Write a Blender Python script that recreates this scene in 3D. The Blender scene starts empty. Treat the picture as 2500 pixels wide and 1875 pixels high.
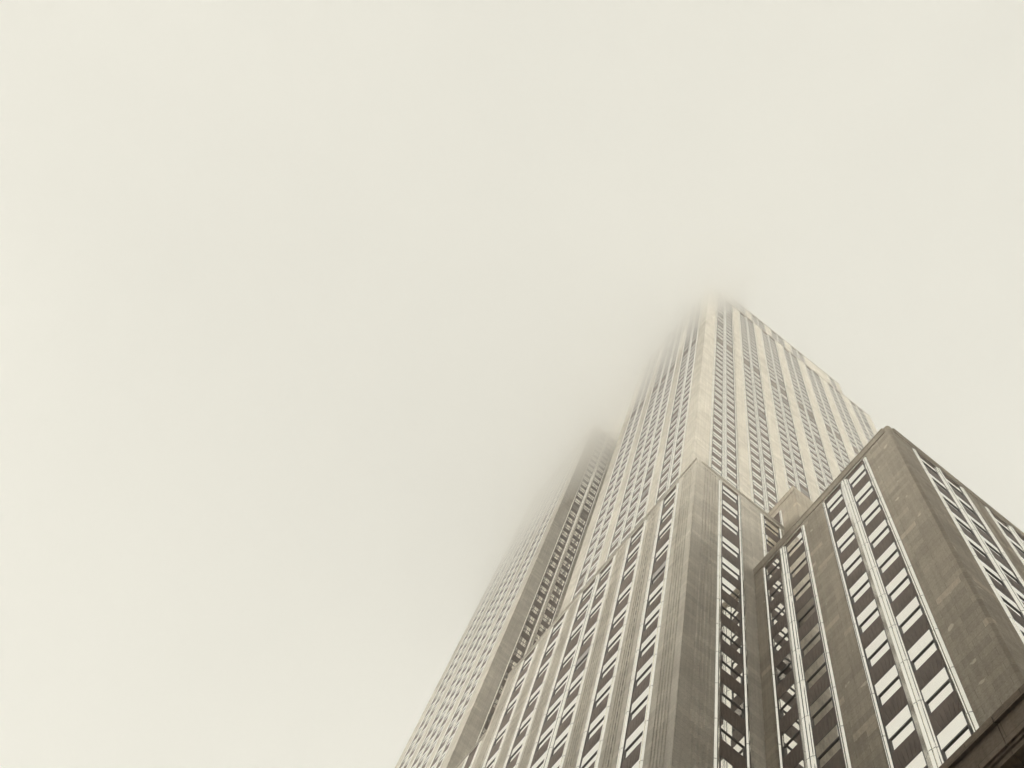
import bpy, bmesh, math, random
from mathutils import Matrix, Vector, noise

S = bpy.context.scene
random.seed(7)

# ------------------------------------------------------------------ camera
# units are metres, the lens is the origin, +Z up, X into the block, Y along the avenue
RC = ((0.7785751666072559, -0.6076154543157163, 0.156920902429184),
      (0.6275504038240451, 0.7542770203600188, -0.1929939564263345),
      (-0.0010957202023153256, 0.2487360774666948, 0.9685706805203845))
FPX, IW, IH = 3216.44, 2500.0, 1875.0
cd = bpy.data.cameras.new('camera')
cam = bpy.data.objects.new('camera', cd)
S.collection.objects.link(cam)
cd.sensor_fit = 'HORIZONTAL'
cd.sensor_width = 36.0
cd.lens = 36.0 * FPX / IW
cd.clip_start, cd.clip_end = 0.1, 6000.0
cam.matrix_world = Matrix(((RC[0][0], -RC[1][0], -RC[2][0], 0), (RC[0][1], -RC[1][1], -RC[2][1], 0),
                           (RC[0][2], -RC[1][2], -RC[2][2], 0), (0, 0, 0, 1)))
S.camera = cam

# ------------------------------------------------------------------ world, sun, exposure
SUN_DIR = Vector((-0.86, 0.36, 0.36)).normalized()      # towards the sun
elev = math.asin(SUN_DIR.z)
azim = math.atan2(SUN_DIR.x, SUN_DIR.y)
w = bpy.data.worlds.new('World')
S.world = w
w.use_nodes = True
nt = w.node_tree
bg = nt.nodes['Background']
sky = nt.nodes.new('ShaderNodeTexSky')
sky.sky_type = 'NISHITA'
sky.sun_disc = False
sky.sun_elevation = elev
sky.sun_rotation = azim
sky.dust_density = 6.0
bw = nt.nodes.new('ShaderNodeRGBToBW')
tint = nt.nodes.new('ShaderNodeMix'); tint.data_type = 'RGBA'; tint.blend_type = 'MULTIPLY'
tint.inputs[0].default_value = 1.0
tint.inputs[7].default_value = (1.0, 0.965, 0.835, 1)
over = nt.nodes.new('ShaderNodeMix'); over.data_type = 'RGBA'     # even overcast over the clear-sky gradient
over.inputs[0].default_value = 0.95
# overcast in thin low fog: even overhead, brighter low down all round
OVERCAST, HORIZON = 7.62, 54.0
tcw = nt.nodes.new('ShaderNodeTexCoord')
spw = nt.nodes.new('ShaderNodeSeparateXYZ'); nt.links.new(tcw.outputs['Generated'], spw.inputs[0])
# the low bright band is strongest along one line of azimuth (down the avenue to the left, and behind to the right)
fl = nt.nodes.new('ShaderNodeVectorMath'); fl.operation = 'MULTIPLY'; fl.inputs[1].default_value = (1, 1, 0)
nt.links.new(tcw.outputs['Generated'], fl.inputs[0])
nm = nt.nodes.new('ShaderNodeVectorMath'); nm.operation = 'NORMALIZE'; nt.links.new(fl.outputs[0], nm.inputs[0])
dt = nt.nodes.new('ShaderNodeVectorMath'); dt.operation = 'DOT_PRODUCT'; dt.inputs[1].default_value = (-0.78, 0.62, 0)
nt.links.new(nm.outputs[0], dt.inputs[0])
sq = nt.nodes.new('ShaderNodeMath'); sq.operation = 'POWER'; sq.inputs[1].default_value = 2.0
ab = nt.nodes.new('ShaderNodeMath'); ab.operation = 'ABSOLUTE'; nt.links.new(dt.outputs['Value'], ab.inputs[0])
nt.links.new(ab.outputs[0], sq.inputs[0])
hz_b = nt.nodes.new('ShaderNodeMapRange')
hz_b.inputs['To Min'].default_value = HORIZON * 0.05; hz_b.inputs['To Max'].default_value = HORIZON * 1.9
nt.links.new(sq.outputs[0], hz_b.inputs['Value'])
mr = nt.nodes.new('ShaderNodeMapRange'); mr.interpolation_type = 'SMOOTHSTEP'
mr.inputs['From Min'].default_value = 0.12; mr.inputs['From Max'].default_value = 0.38
mr.inputs['To Max'].default_value = OVERCAST
nt.links.new(hz_b.outputs[0], mr.inputs['To Min'])
nt.links.new(spw.outputs[2], mr.inputs['Value'])
oc = nt.nodes.new('ShaderNodeVectorMath'); oc.operation = 'SCALE'
oc.inputs[0].default_value = (1.0, 0.972, 0.855)
nt.links.new(mr.outputs[0], oc.inputs['Scale'])
nt.links.new(oc.outputs[0], over.inputs[7])
nt.links.new(sky.outputs[0], bw.inputs[0])
nt.links.new(bw.outputs[0], tint.inputs[6])
nt.links.new(tint.outputs[2], over.inputs[6])
nt.links.new(over.outputs[2], bg.inputs[0])
bg.inputs[1].default_value = 0.1

sl = bpy.data.lights.new('sun', 'SUN')
sl.energy = 0.6
sl.angle = math.radians(28)
sl.color = (1.0, 0.96, 0.84)
so = bpy.data.objects.new('sun', sl)
so.rotation_euler = SUN_DIR.to_track_quat('Z', 'Y').to_euler()
so.location = SUN_DIR * 500
S.collection.objects.link(so)

S.view_settings.view_transform = 'Standard'
S.view_settings.look = 'None'
S.view_settings.exposure = 0.0
S.view_settings.gamma = 1.0
cy = S.cycles
cy.use_denoising = True
cy.max_bounces = 20
cy.diffuse_bounces = 4
cy.glossy_bounces = 4
cy.volume_bounces = 16
cy.transparent_max_bounces = 8


# ------------------------------------------------------------------ materials
def mat(name):
    m = bpy.data.materials.new(name)
    m.use_nodes = True
    return m, m.node_tree.nodes, m.node_tree.links, m.node_tree.nodes['Principled BSDF']


def ramp(N, stops):
    r = N.new('ShaderNodeValToRGB')
    while len(r.color_ramp.elements) < len(stops):
        r.color_ramp.elements.new(0.5)
    for e, (p, c) in zip(r.color_ramp.elements, stops):
        e.position = p
        e.color = (*c, 1)
    return r


def stone_mat(name, base, blotch=0.16, lime=0.0, rough=0.85):
    """coursed limestone: block tone, fine joints, vertical rain streaks, a little lime"""
    m, N, L, b = mat(name)
    tc = N.new('ShaderNodeTexCoord')
    sp = N.new('ShaderNodeSeparateXYZ'); L.new(tc.outputs['Object'], sp.inputs[0])
    ad = N.new('ShaderNodeMath'); L.new(sp.outputs[0], ad.inputs[0]); L.new(sp.outputs[1], ad.inputs[1])
    cb = N.new('ShaderNodeCombineXYZ'); L.new(ad.outputs[0], cb.inputs[0]); L.new(sp.outputs[2], cb.inputs[1])
    br = N.new('ShaderNodeTexBrick'); L.new(cb.outputs[0], br.inputs['Vector'])
    br.inputs['Scale'].default_value = 1.0
    br.inputs['Brick Width'].default_value = 1.35
    br.inputs['Row Height'].default_value = 0.607
    br.inputs['Mortar Size'].default_value = 0.010
    br.inputs['Mortar Smooth'].default_value = 0.1
    br.inputs['Bias'].default_value = 0.0
    lo = [c * (1 - blotch) for c in base]; hi = [c * (1 + blotch * 0.7) for c in base]
    br.inputs['Color1'].default_value = (0, 0, 0, 1)
    br.inputs['Color2'].default_value = (1, 1, 1, 1)
    br.inputs['Mortar'].default_value = (0.5, 0.5, 0.5, 1)
    hi2 = [min(0.8, c * (1 + blotch * 0.7 + lime * 0.24)) for c in base]
    rb = ramp(N, [(0.0, lo), (0.12, [c * (1 - blotch * 0.5) for c in base]), (0.88, [c * (1 + blotch * 0.35) for c in base]),
                  (0.93, hi), (0.955, hi2)])
    L.new(br.outputs['Color'], rb.inputs[0])
    mm = N.new('ShaderNodeMix'); mm.data_type = 'RGBA'
    L.new(br.outputs['Fac'], mm.inputs[0]); L.new(rb.outputs[0], mm.inputs[6])
    mm.inputs[7].default_value = (*[c * 0.62 for c in base], 1)
    # cloudy wear
    n1 = N.new('ShaderNodeTexNoise'); n1.inputs['Scale'].default_value = 0.35; n1.inputs['Detail'].default_value = 6
    L.new(tc.outputs['Object'], n1.inputs['Vector'])
    r1 = ramp(N, [(0.3, (0.88, 0.87, 0.86)), (0.7, (1.07, 1.07, 1.07))]); L.new(n1.outputs[0], r1.inputs[0])
    # vertical streaks
    mp = N.new('ShaderNodeMapping'); mp.inputs['Scale'].default_value = (5.0, 0.12, 1)
    L.new(cb.outputs[0], mp.inputs['Vector'])
    n2 = N.new('ShaderNodeTexNoise'); n2.inputs['Scale'].default_value = 1.0; n2.inputs['Detail'].default_value = 4
    L.new(mp.outputs[0], n2.inputs['Vector'])
    r2 = ramp(N, [(0.35, (0.90, 0.892, 0.88)), (0.62, (1.04, 1.04, 1.04))]); L.new(n2.outputs[0], r2.inputs[0])
    # grain
    n3 = N.new('ShaderNodeTexNoise'); n3.inputs['Scale'].default_value = 14.0; n3.inputs['Detail'].default_value = 5
    L.new(tc.outputs['Object'], n3.inputs['Vector'])
    r3 = ramp(N, [(0.3, (0.83, 0.83, 0.83)), (0.7, (1.15, 1.15, 1.15))]); L.new(n3.outputs[0], r3.inputs[0])
    cur = mm.outputs[2]
    for r in (r1, r2, r3):
        mx = N.new('ShaderNodeMix'); mx.data_type = 'RGBA'; mx.blend_type = 'MULTIPLY'; mx.inputs[0].default_value = 1
        L.new(cur, mx.inputs[6]); L.new(r.outputs[0], mx.inputs[7]); cur = mx.outputs[2]
    if lime:
        v = N.new('ShaderNodeTexNoise'); v.inputs['Scale'].default_value = 1.15; v.inputs['Detail'].default_value = 2.5
        L.new(tc.outputs['Object'], v.inputs['Vector'])
        rv = ramp(N, [(0.685, (0, 0, 0)), (0.705, (1, 1, 1))]); L.new(v.outputs[0], rv.inputs[0])
        ml = N.new('ShaderNodeMath'); ml.operation = 'MULTIPLY'; ml.inputs[1].default_value = lime
        L.new(rv.outputs[0], ml.inputs[0])
        mx = N.new('ShaderNodeMix'); mx.data_type = 'RGBA'; L.new(ml.outputs[0], mx.inputs[0])
        L.new(cur, mx.inputs[6]); mx.inputs[7].default_value = (0.62, 0.58, 0.49, 1); cur = mx.outputs[2]
    L.new(cur, b.inputs['Base Color'])
    b.inputs['Roughness'].default_value = rough
    b.inputs['Specular IOR Level'].default_value = 0.25
    bp = N.new('ShaderNodeBump'); bp.inputs['Strength'].default_value = 0.35; bp.inputs['Distance'].default_value = 0.03
    L.new(n3.outputs[0], bp.inputs['Height']); L.new(bp.outputs[0], b.inputs['Normal'])
    return m


def metal_trim_mat():
    m, N, L, b = mat('bright_metal_trim')
    tc = N.new('ShaderNodeTexCoord')
    mp = N.new('ShaderNodeMapping'); mp.inputs['Scale'].default_value = (6, 6, 0.15); L.new(tc.outputs['Object'], mp.inputs[0])
    n = N.new('ShaderNodeTexNoise'); n.inputs['Scale'].default_value = 1.0; n.inputs['Detail'].default_value = 5
    L.new(mp.outputs[0], n.inputs[0])
    r = ramp(N, [(0.3, (0.90, 0.885, 0.835)), (0.7, (0.98, 0.965, 0.92))]); L.new(n.outputs[0], r.inputs[0])
    L.new(r.outputs[0], b.inputs['Base Color'])
    b.inputs['Metallic'].default_value = 1.0
    b.inputs['Roughness'].default_value = 0.12
    return m


def plain(name, col, rough=0.6, metal=0.0, vary=0.25, scale=3.0, spec=0.4):
    m, N, L, b = mat(name)
    tc = N.new('ShaderNodeTexCoord')
    n = N.new('ShaderNodeTexNoise'); n.inputs['Scale'].default_value = scale; n.inputs['Detail'].default_value = 6
    L.new(tc.outputs['Object'], n.inputs[0])
    r = ramp(N, [(0.3, [c * (1 - vary) for c in col]), (0.7, [c * (1 + vary) for c in col])])
    L.new(n.outputs[0], r.inputs[0]); L.new(r.outputs[0], b.inputs['Base Color'])
    b.inputs['Roughness'].default_value = rough
    b.inputs['Metallic'].default_value = metal
    b.inputs['Specular IOR Level'].default_value = spec
    return m


def spandrel_mat():
    m, N, L, b = mat('dark_spandrel_metal')
    tc = N.new('ShaderNodeTexCoord')
    mp = N.new('ShaderNodeMapping'); mp.inputs['Scale'].default_value = (4, 4, 0.5); L.new(tc.outputs['Object'], mp.inputs[0])
    n = N.new('ShaderNodeTexNoise'); n.inputs['Scale'].default_value = 2.2; n.inputs['Detail'].default_value = 8
    n.inputs['Roughness'].default_value = 0.7
    L.new(mp.outputs[0], n.inputs[0])
    r = ramp(N, [(0.3, (0.085, 0.058, 0.046)), (0.62, (0.14, 0.102, 0.082)), (0.8, (0.20, 0.155, 0.125))])
    L.new(n.outputs[0], r.inputs[0]); L.new(r.outputs[0], b.inputs['Base Color'])
    b.inputs['Roughness'].default_value = 0.62
    b.inputs['Metallic'].default_value = 0.1
    b.inputs['Specular IOR Level'].default_value = 0.3
    return m


def glass_mat(name, col, rough=0.03, metal=1.0):
    m, N, L, b = mat(name)
    b.inputs['Base Color'].default_value = (*col, 1)
    b.inputs['Metallic'].default_value = metal
    b.inputs['Roughness'].default_value = rough
    tc = N.new('ShaderNodeTexCoord')
    n = N.new('ShaderNodeTexNoise'); n.inputs['Scale'].default_value = 0.9; n.inputs['Detail'].default_value = 1
    L.new(tc.outputs['Object'], n.inputs[0])
    bp = N.new('ShaderNodeBump'); bp.inputs['Strength'].default_value = 0.04; bp.inputs['Distance'].default_value = 0.05
    L.new(n.outputs[0], bp.inputs['Height']); L.new(bp.outputs[0], b.inputs['Normal'])
    return m


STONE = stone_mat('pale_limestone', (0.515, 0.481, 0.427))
STONE_D = stone_mat('darker_limestone', (0.385, 0.341, 0.28), blotch=0.17, lime=0.8)  # darker, patchier tone for the corner block and small roof block
TRIM = metal_trim_mat()
SPAN = spandrel_mat()
RAIL = plain('window_frame_paint', (0.045, 0.034, 0.029), 0.5, 0.0, 0.2)
GLASS = glass_mat('reflecting_window_glass', (0.93, 0.915, 0.87))
GLASS_D = glass_mat('dark_window_glass', (0.22, 0.19, 0.165), 0.08)
LOUVRE = plain('grey_louvre', (0.24, 0.205, 0.175), 0.7)
GRANITE = stone_mat('dark_granite', (0.27, 0.218, 0.172), blotch=0.14, lime=0.3)
ROOF = plain('roof_gravel', (0.2, 0.18, 0.15), 0.9)
ASPHALT = plain('asphalt', (0.05, 0.046, 0.042), 0.9, 0.0, 0.25, 0.8)
PAVE = plain('pavement_concrete', (0.2, 0.185, 0.16), 0.9, 0.0, 0.2, 1.5)


# ------------------------------------------------------------------ mesh helpers
class MB:
    def __init__(self):
        self.v, self.f, self.m = [], [], []

    def quadstrip(self, ring0, ring1, mi=0, caps=True):
        n = len(ring0); o = len(self.v)
        self.v += ring0 + ring1
        for i in range(n):
            j = (i + 1) % n
            self.f.append((o + i, o + j, o + n + j, o + n + i)); self.m.append(mi)
        if caps:
            self.f.append(tuple(o + i for i in reversed(range(n)))); self.m.append(mi)
            self.f.append(tuple(o + n + i for i in range(n))); self.m.append(mi)

    def prism(self, face, plan, z0, z1, mi=0):
        """plan: list of (u, depth) on a facade, extruded from z0 to z1"""
        self.quadstrip([P(face, u, d, z0) for u, d in plan], [P(face, u, d, z1) for u, d in plan], mi)

    def box(self, face, u0, u1, d0, d1, z0, z1, mi=0):
        self.prism(face, [(u0, d0), (u1, d0), (u1, d1), (u0, d1)], z0, z1, mi)

    def xyz(self, x0, x1, y0, y1, z0, z1, mi=0):
        r = [(x0, y0), (x1, y0), (x1, y1), (x0, y1)]
        self.quadstrip([(x, y, z0) for x, y in r], [(x, y, z1) for x, y in r], mi)

    def rect(self, face, u0, u1, d, z0, z1, mi=0):
        o = len(self.v)
        q = [P(face, u0, d, z0), P(face, u1, d, z0), P(face, u1, d, z1), P(face, u0, d, z1)]
        self.v += q
        self.f.append((o, o + 1, o + 2, o + 3)); self.m.append(mi)

    def build(self, name, mats, parent=None):
        me = bpy.data.meshes.new(name)
        me.from_pydata([tuple(v) for v in self.v], [], self.f)
        for m in (mats if isinstance(mats, (list, tuple)) else [mats]):
            me.materials.append(m)
        me.polygons.foreach_set('material_index', self.m)
        bm = bmesh.new(); bm.from_mesh(me)
        bmesh.ops.recalc_face_normals(bm, faces=bm.faces)
        bm.to_mesh(me); bm.free()
        o = bpy.data.objects.new(name, me)
        S.collection.objects.link(o)
        if parent is not None:
            o.parent = parent
        return o


def P(face, u, d, z):
    k, c = face
    if k == 'A': return (c + d, u, z)        # faces -X, runs along Y
    if k == 'B': return (u, c + d, z)        # faces -Y, runs along X
    if k == 'C': return (u, c - d, z)        # faces +Y
    if k == 'D': return (c - d, u, z)        # faces +X


def project(p):
    c = [sum(RC[i][j] * p[j] for j in range(3)) for i in range(3)]
    if c[2] <= 0.01: return None
    return IW / 2 + FPX * c[0] / c[2], IH / 2 + FPX * c[1] / c[2]


def tag(o, label=None, cat=None, kind=None, group=None):
    if label: o['label'] = label
    if cat: o['category'] = cat
    if kind: o['kind'] = kind
    if group: o['group'] = group
    return o


# ------------------------------------------------------------------ setting: street canyon floor
GZ = -1.7
g = MB(); g.xyz(-900, 900, -900, 900, GZ - 1.0, GZ)
tag(g.build('ground', ASPHALT), kind='structure')
g = MB(); g.xyz(-3.5, 9.0, -400, 400, GZ + 0.004, GZ + 0.14)
tag(g.build('pavement', PAVE), kind='structure')

# ------------------------------------------------------------------ the skyscraper
tower = bpy.data.objects.new('skyscraper', None)
tower.location = (0, 0, 0)
S.collection.objects.link(tower)
tag(tower, 'tall pale limestone skyscraper with stepped setbacks and dark spandrels, its top lost in fog', 'skyscraper')

# rail heights of every storey (relative to the lens), read off the facade
RAILS = [23.6 + 3.64 * i for i in range(0, 5)]
RAILS += [41.75, 45.40, 49.05, 52.70, 56.35, 60.00, 63.62, 67.25, 70.85, 74.42, 78.42, 82.90, 86.55, 90.22]
RAILS += [90.22 + 3.694 * i for i in range(1, 17)]
RAILS += [153.05, 156.9, 160.48, 164.07, 168.2, 171.85, 175.4]
RAILS += [175.4 + 3.66 * i for i in range(1, 34)]
HEAD, SILL, RB = 1.08, -1.04, -0.20      # window head, sill, rail underside relative to the rail top
BACK = 0.46                              # depth of the bay recess behind the stone face

windows, spandrels, trims, walls, heads = [], [], [], [], []   # collected, then built


def bay(face, u0, wins, u1, z0, z1):
    """one vertical bay: bright border trims, mullions between, windows and dark spandrels between storeys"""
    trims.append(('window_trim', face, u0, wins[0][0], z0, z1))
    trims.append(('window_trim', face, wins[-1][1], u1, z0, z1))
    for a, b in zip(wins, wins[1:]):
        trims.append(('mullion', face, a[1], b[0], z0, z1))
    rl = [r for r in RAILS if r + SILL > z0 + 0.2 and r + HEAD < z1 - 0.05]
    for (a, b) in wins:
        for i, r in enumerate(rl):
            windows.append((face, a, b, r))
            if i + 1 < len(rl):
                spandrels.append((face, a, b, r + HEAD, rl[i + 1] + SILL))
        if rl:
            spandrels.append((face, a, b, z0, rl[0] + SILL))
            spandrels.append((face, a, b, rl[-1] + HEAD, z1 - 0.16))
    heads.append((face, wins[0][0], wins[-1][1], z1 - 0.16, z1 - 0.003))


def flute(u0, u1, n, width=0.13, depth=0.04):
    """front edge of a pier with n vertical grooves"""
    if n == 0: return [(u0, 0), (u1, 0)]
    c, gap = (u0 + u1) / 2, width * 1.75
    pts = [(u0, 0)]
    for i in range(n):
        x = c + (i - (n - 1) / 2) * gap
        pts += [(x - width / 2, 0), (x - width / 4, depth), (x + width / 4, depth), (x + width / 2, 0)]
    return pts + [(u1, 0)]


def facade(mb, face, u0, u1, z0, ztop, bays, zbay, flutes=None):
    """stone piers between the bays and the plain band above them; bays: (outer, [windows], outer)"""
    edges = [u0]
    for b in bays: edges += [b[0], b[2]]
    edges.append(u1)
    for i in range(0, len(edges), 2):
        a, b = edges[i], edges[i + 1]
        n = (flutes or {}).get(i // 2, 0)
        mb.prism(face, flute(a, b, n) + [(b, BACK), (a, BACK)], z0, zbay)
    mb.box(face, u0, u1, 0, BACK, zbay, ztop)
    mb.box(face, u0 - 0.04, u1, -0.04, -0.001, ztop - 0.9 if ztop - zbay > 1.2 else ztop - 0.2, ztop - 0.004)   # coping course
    mb.box(face, u0 - 0.04, u1, -0.07, -0.001, ztop - 0.004, ztop + 0.14)
    for b in bays:
        bay(face, b[0], b[1], b[2], z0, zbay)


def pairbay(u, w=1.32, s=0.36, m=0.64):
    return (u, [(u + s, u + s + w), (u + s + w + m, u + s + 2 * w + m)], u + 2 * s + 2 * w + m)


# ---- nearest corner block (right in the picture)
XR, YR, ZR = 18.4, 7.6, 77.3
mb = MB()
mb.prism(('A', XR), [(YR + 0.4, 0), (YR + 0.12, 0), (YR, 0.12), (YR, BACK), (YR + 0.4, BACK)], 20, ZR)
facade(mb, ('A', XR), YR + 0.4, 19.45, 20, ZR,
       [(9.62, [(9.98, 11.30), (11.92, 13.20)], 13.42), (15.0, [(15.32, 16.70), (17.33, 18.5)], 18.72)], 76.05)
facade(mb, ('B', YR), XR + BACK, 62, 20, ZR, [pairbay(20.0 + 5.32 * i, 1.32, 0.36, 0.5) for i in range(7)], 76.05,
       {1: 2, 2: 2, 3: 2})
mb.xyz(XR + BACK, 62, YR + BACK, 27.6, 20, ZR - 0.9)
walls.append((mb, STONE_D))

# ---- middle block, standing forward on the avenue
XM, YM, ZM = 13.57, 19.45, 92.55
mb = MB()
facade(mb, ('A', XM), YM, 41.75, 20, ZM,
       [(21.42, [(21.77, 23.14)], 23.5), (25.06, [(25.41, 26.84)], 27.2),
        (28.6, [(28.95, 30.4), (31.02, 32.48)], 32.82),
        (34.2, [(34.58, 36.0)], 36.36), (37.78, [(38.15, 39.52)], 39.9)], 91.75,
       {0: 5, 1: 4, 2: 4, 3: 4, 4: 4, 5: 5})
facade(mb, ('B', YM), XM + BACK, 21.9, 20, ZM,
       [(15.57, [(15.95, 17.33)], 17.58), (19.34, [(19.72, 21.07)], 21.38)], 91.75, {0: 5})
mb.xyz(XM + BACK, 21.9, YM + BACK, 27.6, 20, ZM - 0.9)
mb.xyz(XM + BACK, 18.9, 27.6, 41.75, 20, ZM - 0.9)
walls.append((mb, STONE))

# ---- lower step beyond the middle block
mb = MB()
facade(mb, ('A', XM + 0.02), 41.75, 68, 20, 82.75,
       [(42.0, [(42.36, 43.5)], 43.84), (45.3, [(45.65, 47.0)], 47.35), (49.0, [(49.35, 50.7), (51.35, 52.7)], 53.05),
        (54.6, [(54.95, 56.3)], 56.65), (58.2, [(58.55, 59.9)], 60.25)], 82.3, {0: 0, 1: 3, 2: 3, 3: 3, 4: 3})
mb.xyz(XM + 0.02 + BACK, 25, 41.75, 68, 20, 82.0)
walls.append((mb, STONE))

# ---- small block on the roof behind the corner
X4, Y4, Z4 = 21.57, 17.87, 99.4
mb = MB()
facade(mb, ('A', X4), Y4, 27.15, ZR - 0.9, Z4, [(19.45, [(19.75, 21.1)], 21.45), (23.2, [(23.55, 24.9)], 25.25)], 97.4)
mb.xyz(X4 + BACK, 30, Y4, 27.6, ZR - 0.9, Z4)
walls.append((mb, STONE_D))

# ---- main tower, near wing
XT, YT, ZT = 18.4, 27.15, 267.2
wingbays = lambda o: [(o + 1.88, [(o + 2.28, o + 3.55), (o + 4.3, o + 5.62)], o + 6.0),
                      (o + 7.25, [(o + 7.72, o + 9.1), (o + 9.9, o + 11.25), (o + 11.95, o + 13.35)], o + 13.75),
                      (o + 15.1, [(o + 15.55, o + 16.95), (o + 17.65, o + 19.0)], o + 19.4)]
PB = [20.42, 25.98, 31.57, 37.18, 42.9, 48.55, 54.3]
tb = [(u, [(u + 0.42, u + 1.74), (u + 2.4, u + 3.72)], u + 4.02) for u in PB]
mb = MB()
facade(mb, ('A', XT), YT, 48.0, 74, ZT, wingbays(YT), ZT - 0.55)
facade(mb, ('B', YT), XT + BACK, 60.0, 74, ZT, tb, ZT - 0.55)
mb.xyz(XT + BACK, 60, YT + BACK, 48.0, 20, ZT - 0.9)
walls.append((mb, STONE))

# ---- recess between the wings
mb = MB()
XC = 24.6
facade(mb, ('A', XC), 48.0, 64.2, 74, ZT, [pairbay(49.2, 1.35, 0.36, 0.65), pairbay(54.1, 1.35, 0.36, 0.65),
                                           pairbay(59.0, 1.35, 0.36, 0.65)], ZT - 0.55)
mb.xyz(XC + BACK, 58, 48.0, 64.2, 20, ZT - 0.9)
walls.append((mb, STONE))
# reveal wall of the near wing, facing down the avenue
mb = MB()
facade(mb, ('C', 48.0 + BACK), XT, XC, 82, ZT, [(20.25, [(20.5, 21.75), (22.4, 23.75)], 24.0)], ZT - 0.55)
walls.append((mb, STONE))

# ---- main tower, far wing
YF = 64.2
mb = MB()
facade(mb, ('A', XT), YF, YF + 21.3, 20, ZT, wingbays(YF + 0.1), ZT - 0.55)
facade(mb, ('B', YF), XT + BACK, XC, 82, ZT, [(20.25, [(20.5, 21.75), (22.4, 23.75)], 24.0)], ZT - 0.55)
mb.xyz(XT + BACK, 60, YF + BACK, YF + 21.3, 20, ZT - 0.9)
walls.append((mb, STONE))

# ---- upper tier above the setback
mb = MB()
YU, ZU = 29.2, 300.0
ub = [(u, [(u + 0.42, u + 1.74), (u + 2.4, u + 3.72)], u + 4.02) for u in PB[1:5]] + [(49.9 + 3.9, [(54.25, 55.55)], 55.95)]
facade(mb, ('B', YU), 24.2, 57.3, ZT - 1, ZU, ub, ZU - 0.9)
facade(mb, ('A', 23.7), YU + BACK, 48, ZT - 1, ZU, [(u, [(u + 0.42, u + 1.74), (u + 2.4, u + 3.72)], u + 4.02) for u in (31.5, 37.0, 42.5)], ZU - 0.9)
mb.xyz(24.16, 57.3, YU + BACK, 83, ZT - 1, ZU - 0.5)
walls.append((mb, STONE))

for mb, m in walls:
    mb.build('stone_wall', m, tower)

# ---- base and its cornice over the pavement
mb = MB()
mb.xyz(10.9, 95, -14, 130, GZ, 19.9)
mb.xyz(10.6, 95, -14, 130, 19.9, 20.5)
base = mb.build('base_storeys', GRANITE, tower)
mb = MB()
y = -14.0
while y < 130:                                    # cornice stones with open joints
    e = y + 2.35
    mb.xyz(10.0, 12.0, y, e, 21.06, 21.80)
    mb.xyz(10.04, 12.0, y, e + 0.015, 20.98, 21.06)
    mb.xyz(9.93, 12.0, y, e, 21.80, 22.05)
    mb.xyz(10.08, 12.0, y, e, 20.82, 20.98)
    y = e + 0.015
mb.xyz(10.12, 12.0, -14, 130, 20.98, 21.98)
mb.xyz(10.35, 12.0, -14, 130, 20.66, 20.82)
mb.xyz(10.62, 12.0, -14, 130, 20.5, 20.66)
mb.xyz(12.0, 95, -14, 130, 20.5, 20.95)
mb.build('cornice', GRANITE, tower)


# ---- trims and mullions: sharp nosed bright metal ribs with a joint at each storey
def trim_plan(name, a, b):
    if name == 'mullion':
        w = b - a
        f = [(0, 0.30), (0, 0.045), (0.10, 0.03), (0.12, -0.01), (0.30, -0.045), (0.31, 0.02), (0.36, 0.02), (0.37, -0.055),
             (0.58, -0.08), (0.585, -0.02), (0.625, -0.02), (0.63, -0.06), (1, 0.045), (1, 0.30)]
        return [(a + k * w, d) for k, d in f]
    w = b - a
    f = [(0.08, 0.30), (0.08, 0.02), (0.36, -0.05), (0.40, 0.015), (0.46, 0.015), (0.50, -0.055), (0.64, -0.055), (0.92, 0.035), (0.92, 0.30)]
    return [(a + k * w, d) for k, d in f]


for name, face, a, b, z0, z1 in trims:
    mb = MB()
    plan = trim_plan(name, a, b)
    js = [z0] + [r + 0.35 for r in RAILS if z0 + 1 < r + 0.35 < z1 - 1.2] + [z1]
    for i, (p, q) in enumerate(zip(js, js[1:])):
        if q == z1:
            zc = q - 0.22
            mb.prism(face, plan, p, zc)
            c = (a + b) / 2                       # rounded cap
            low = [(c + (u - c) * 0.97, d) for u, d in plan]
            top = [(c + (u - c) * 0.72, max(d, -0.01)) for u, d in plan]
            mb.quadstrip([P(face, u, d, zc) for u, d in low], [P(face, u, d, q) for u, d in top])
        else:
            mb.prism(face, plan, p, q - 0.045)
    mb.box(face, a + 0.002, b - 0.002, 0.14, 0.32, z0, z1 - 0.3, 1)
    mb.build(name, [TRIM, RAIL], tower)


for face, a, b, z0, z1 in heads:
    mb = MB(); mb.box(face, a - 0.02, b + 0.02, 0.0, 0.2, z0, z1 - 0.06); mb.box(face, a, b, -0.03, 0.1, z1 - 0.06, z1)
    mb.build('head_trim', TRIM, tower)


# ---- windows and spandrels
def shown(face, a, b, z0, z1):
    q = [project(P(face, u, 0.1, z)) for u, z in ((a, z0), (b, z0), (b, z1), (a, z1))]
    if any(p is None for p in q): return 0.0
    cx = sum(p[0] for p in q) / 4; cyy = sum(p[1] for p in q) / 4
    if not (-5 < cx < IW + 5 and -5 < cyy < IH + 5): return 0.0
    return abs(sum(q[i][0] * q[(i + 1) % 4][1] - q[(i + 1) % 4][0] * q[i][1] for i in range(4))) / 2


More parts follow.
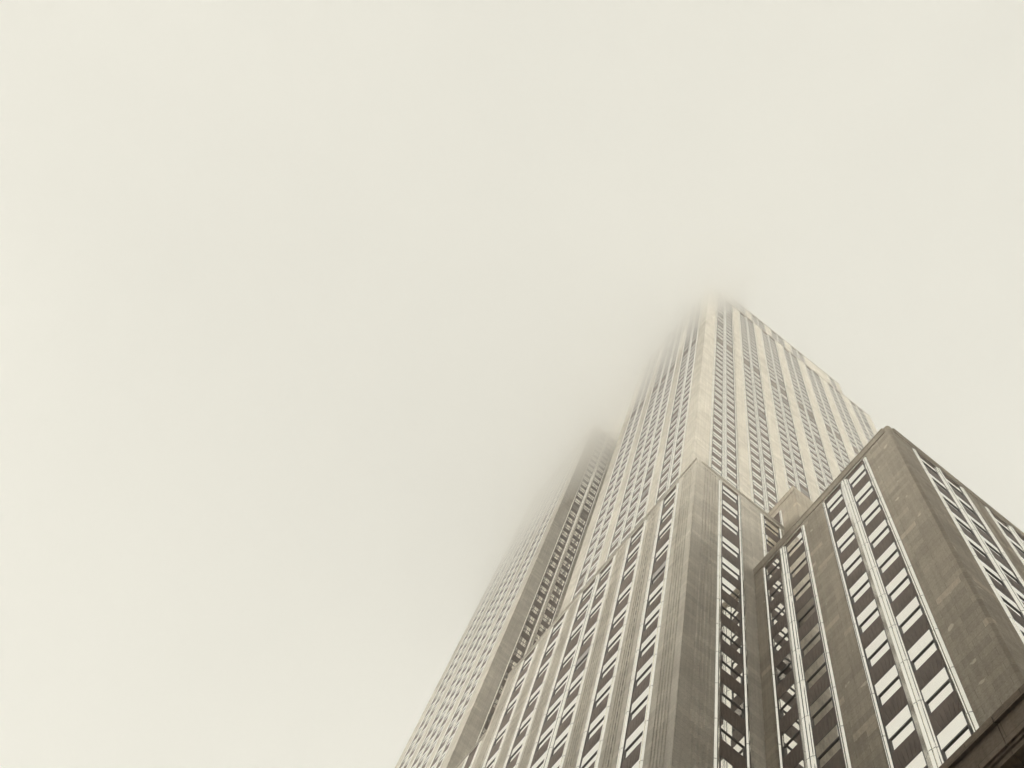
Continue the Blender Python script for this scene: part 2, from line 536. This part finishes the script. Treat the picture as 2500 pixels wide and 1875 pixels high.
def window_frame(mb, face, a, b, r):
    h, s = r + HEAD, r + SILL
    deep = r < 98                                                 # lower storeys have deeper double-hung sashes
    t = 0.10 if deep else 0.14
    j = 0.045
    mb.box(face, a, b, 0.052, 0.40, h - 0.035, h)               # head
    mb.box(face, a, a + j, 0.056, 0.40, s + 0.03, h - 0.035)    # jambs
    mb.box(face, b - j, b, 0.056, 0.40, s + 0.03, h - 0.035)
    mb.box(face, b - j - 0.06, b - j, 0.060, 0.30, s + 0.03, r - t)
    mb.box(face, a + j, a + j + 0.02, 0.060, 0.30, s + 0.03, r - t)
    mb.box(face, a + j, b - j, 0.054, 0.30, r - t, r)           # meeting rail, proud of the lower sash
    mb.box(face, a, b, 0.052, 0.40, s, s + 0.03)                # sill


def window_pane(mb, face, a, b, r, mi=0):
    j = 0.045
    deep = r < 98
    mb.rect(face, a + j, b - j, 0.062 if deep else 0.058, r, r + HEAD - 0.035, mi)
    mb.rect(face, a + j, b - j, 0.098 if deep else 0.070, r + SILL + 0.03, r - (0.10 if deep else 0.14), mi)


def spandrel_panel(mb, face, a, b, z0, z1, fine):
    mb.box(face, a, b, 0.05, 0.38, z0, z1)
    if fine and z1 - z0 > 1.0:                                   # pressed chevron relief
        c, w, h = (a + b) / 2, b - a, z1 - z0
        for k in range(-3, 4):
            u = c + k * w * 0.13
            lean = k * w * 0.035
            t = 0.022
            p0 = [(u - t, 0.05), (u, 0.03), (u + t, 0.05)]
            p1 = [(u + lean - t * 0.4, 0.05), (u + lean, 0.04), (u + lean + t * 0.4, 0.05)]
            zt = z0 + h * (0.80 - 0.10 * abs(k))
            mb.quadstrip([P(face, x, d, z0 + 0.12) for x, d in p0], [P(face, x, d, zt) for x, d in p1])


rnd = random.Random(3)
PLANT = 175.4 + 3.66 * 10
windows.sort(key=lambda q: -shown(q[0], q[1], q[2], q[3] + SILL, q[3] + HEAD))
rest_f, rest_p = MB(), MB()
for i, q in enumerate(windows):
    dark = 1 if rnd.random() < 0.03 and i >= 100 else 0
    if q[0] == ('A', XR) and ((abs(q[1] - 17.33) < .1 and abs(q[3] - 60.0) < .1) or (abs(q[1] - 15.32) < .1 and abs(q[3] - 63.62) < .1)):
        dark = 1                                  # two unlit rooms in the bay by the inner corner
    if abs(q[3] - PLANT) < 0.1: dark = 2          # plant storey: grey louvres instead of glass
    if i < 100:
        fr = MB(); window_frame(fr, *q)
        wo = fr.build('window', RAIL, tower)
        pn = MB(); window_pane(pn, *q, mi=0)
        pn.build('pane', [(GLASS, GLASS_D, LOUVRE)[dark]], wo)
    else:
        window_frame(rest_f, *q); window_pane(rest_p, *q, mi=dark)
wo = tag(rest_f.build('window', RAIL, tower), kind='stuff')
tag(rest_p.build('pane', [GLASS, GLASS_D, LOUVRE], wo), kind='stuff')

spandrels = [s for s in spandrels if s[4] - s[3] > 0.02]
spandrels.sort(key=lambda q: -shown(*q))
rest = MB()
for i, q in enumerate(spandrels):
    if i < 100:
        mb = MB(); spandrel_panel(mb, *q, fine=True)
        mb.build('spandrel', SPAN, tower)
    else:
        spandrel_panel(rest, *q, fine=False)
tag(rest.build('spandrel', SPAN, tower), kind='stuff')

# ------------------------------------------------------------------ unseen blocks across the two streets, added to shade the lower walls
MASON = plain('shade_block_masonry', (0.30, 0.265, 0.215), 0.9, 0.0, 0.18, 0.4)


def shade_block(name, label, x0, x1, y0, y1, h, step, floor):
    root = bpy.data.objects.new(name, None)
    root.location = ((x0 + x1) / 2, (y0 + y1) / 2, GZ)
    S.collection.objects.link(root)
    tag(root, label, 'building', group='unseen shading buildings added across the streets')
    hx, hy = (x1 - x0) / 2, (y1 - y0) / 2
    p = 0.35
    g = MB(); g.xyz(-hx + p, hx - p, -hy + p, hy - p, 0.0, h - 0.5)
    g.build('window', GLASS_D, root)
    wl = MB()
    nf = int(h / floor)
    for k in range(nf):
        za = k * floor
        wl.xyz(-hx + 0.1, hx - 0.1, -hy + 0.1, hy - 0.1, za + floor * 0.62, za + floor) if k else wl.xyz(-hx + 0.1, hx - 0.1, -hy + 0.1, hy - 0.1, 0.0, floor * 1.3)
    for ax, n in ((0, max(2, int(2 * hx / step))), (1, max(2, int(2 * hy / step)))):
        L0 = -hx if ax == 0 else -hy
        st = (2 * hx if ax == 0 else 2 * hy) / n
        for k in range(n + 1):
            c = max(L0 + 0.55, min(-L0 - 0.55, L0 + k * st))
            for sgn in (-1, 1):
                if ax == 0:
                    y = sgn * hy; wl.xyz(c - 0.55, c + 0.55, min(y, y - sgn * 0.5), max(y, y - sgn * 0.5), 0.0, h - 1.2)
                elif 0 < k < n:
                    x = sgn * hx; wl.xyz(min(x, x - sgn * 0.5), max(x, x - sgn * 0.5), c - 0.55, c + 0.55, 0.0, h - 1.2)
    wl.xyz(-hx - 0.2, hx + 0.2, -hy - 0.2, hy + 0.2, h - 1.2, h)
    wl.build('wall', MASON, root)


shade_block('shade_building', 'broad unseen masonry building added straight across the avenue for shade', -62, -31, -6, 60, 61, 3.4, 3.7)
shade_block('shade_building', 'long unseen masonry building added farther down the avenue for shade', -62, -31, 64, 130, 57, 3.8, 3.8)
shade_block('shade_building', 'unseen masonry tower added on the corner behind the viewer for shade', -66, -31, -90, -35, 100, 3.6, 3.7)
shade_block('shade_building', 'tall unseen masonry slab added behind the avenue front for shade', -112, -76, -20, 70, 94, 4.0, 3.8)
shade_block('shade_building', 'unseen masonry block added across the side street to shade the skyscraper', 12, 96, -88, -36, 96, 3.5, 3.7)

# ------------------------------------------------------------------ air
hz, N, L, b = mat('thin_haze')
N.remove(b)
pv = N.new('ShaderNodeVolumePrincipled')
pv.inputs['Color'].default_value = (1, 1, 1, 1)
pv.inputs['Density'].default_value = 0.0011
pv.inputs['Anisotropy'].default_value = 0.95
L.new(pv.outputs[0], N['Material Output'].inputs['Volume'])
g = MB(); g.xyz(-950, 950, -950, 950, GZ - 2, 440)
tag(g.build('haze', hz), kind='stuff')

fm, N, L, b = mat('low_cloud_fog')
N.remove(b)
pv = N.new('ShaderNodeVolumePrincipled')
pv.inputs['Color'].default_value = (1, 1, 1, 1)
pv.inputs['Density'].default_value = 0.040
pv.inputs['Anisotropy'].default_value = 0.96
L.new(pv.outputs[0], N['Material Output'].inputs['Volume'])


def fog_base(x, y):
    z = 196 + min(130.0, 6.5 * 2.0 * math.log(1.0 + math.exp(min(60.0, (x - 16.0) / 2.0))))
    z -= 30 * max(0.0, min(1.0, (y - 48) / 36))
    z += 9 * noise.noise(Vector((x / 26, y / 26, 0.3))) + 4 * noise.noise(Vector((x / 9, y / 9, 5.3)))
    return z


xs = [-600, -400, -250, -150, -90, -60] + [-45 + 3 * i for i in range(0, 46)] + [110, 150, 250, 400, 600]
ys = [-600, -400, -250, -150, -90, -60] + [-45 + 3 * i for i in range(0, 51)] + [130, 200, 300, 450, 600]
nx, ny = len(xs), len(ys)
V, F = [], []
for lay in (0, 1):
    for x in xs:
        for y in ys:
            V.append((x, y, fog_base(x - 8, y) + 70 if lay else fog_base(x, y)))
idx = lambda l, i, j: l * nx * ny + i * ny + j
for i in range(nx - 1):
    for j in range(ny - 1):
        for l in (0, 1):
            F.append((idx(l, i, j), idx(l, i + 1, j), idx(l, i + 1, j + 1), idx(l, i, j + 1)))
for i in range(nx - 1):
    for j in (0, ny - 1):
        F.append((idx(0, i, j), idx(0, i + 1, j), idx(1, i + 1, j), idx(1, i, j)))
for j in range(ny - 1):
    for i in (0, nx - 1):
        F.append((idx(0, i, j), idx(0, i, j + 1), idx(1, i, j + 1), idx(1, i, j)))
fb = MB(); fb.v, fb.f, fb.m = V, F, [0] * len(F)
fo = fb.build('fog', fm)
tag(fo, kind='stuff')
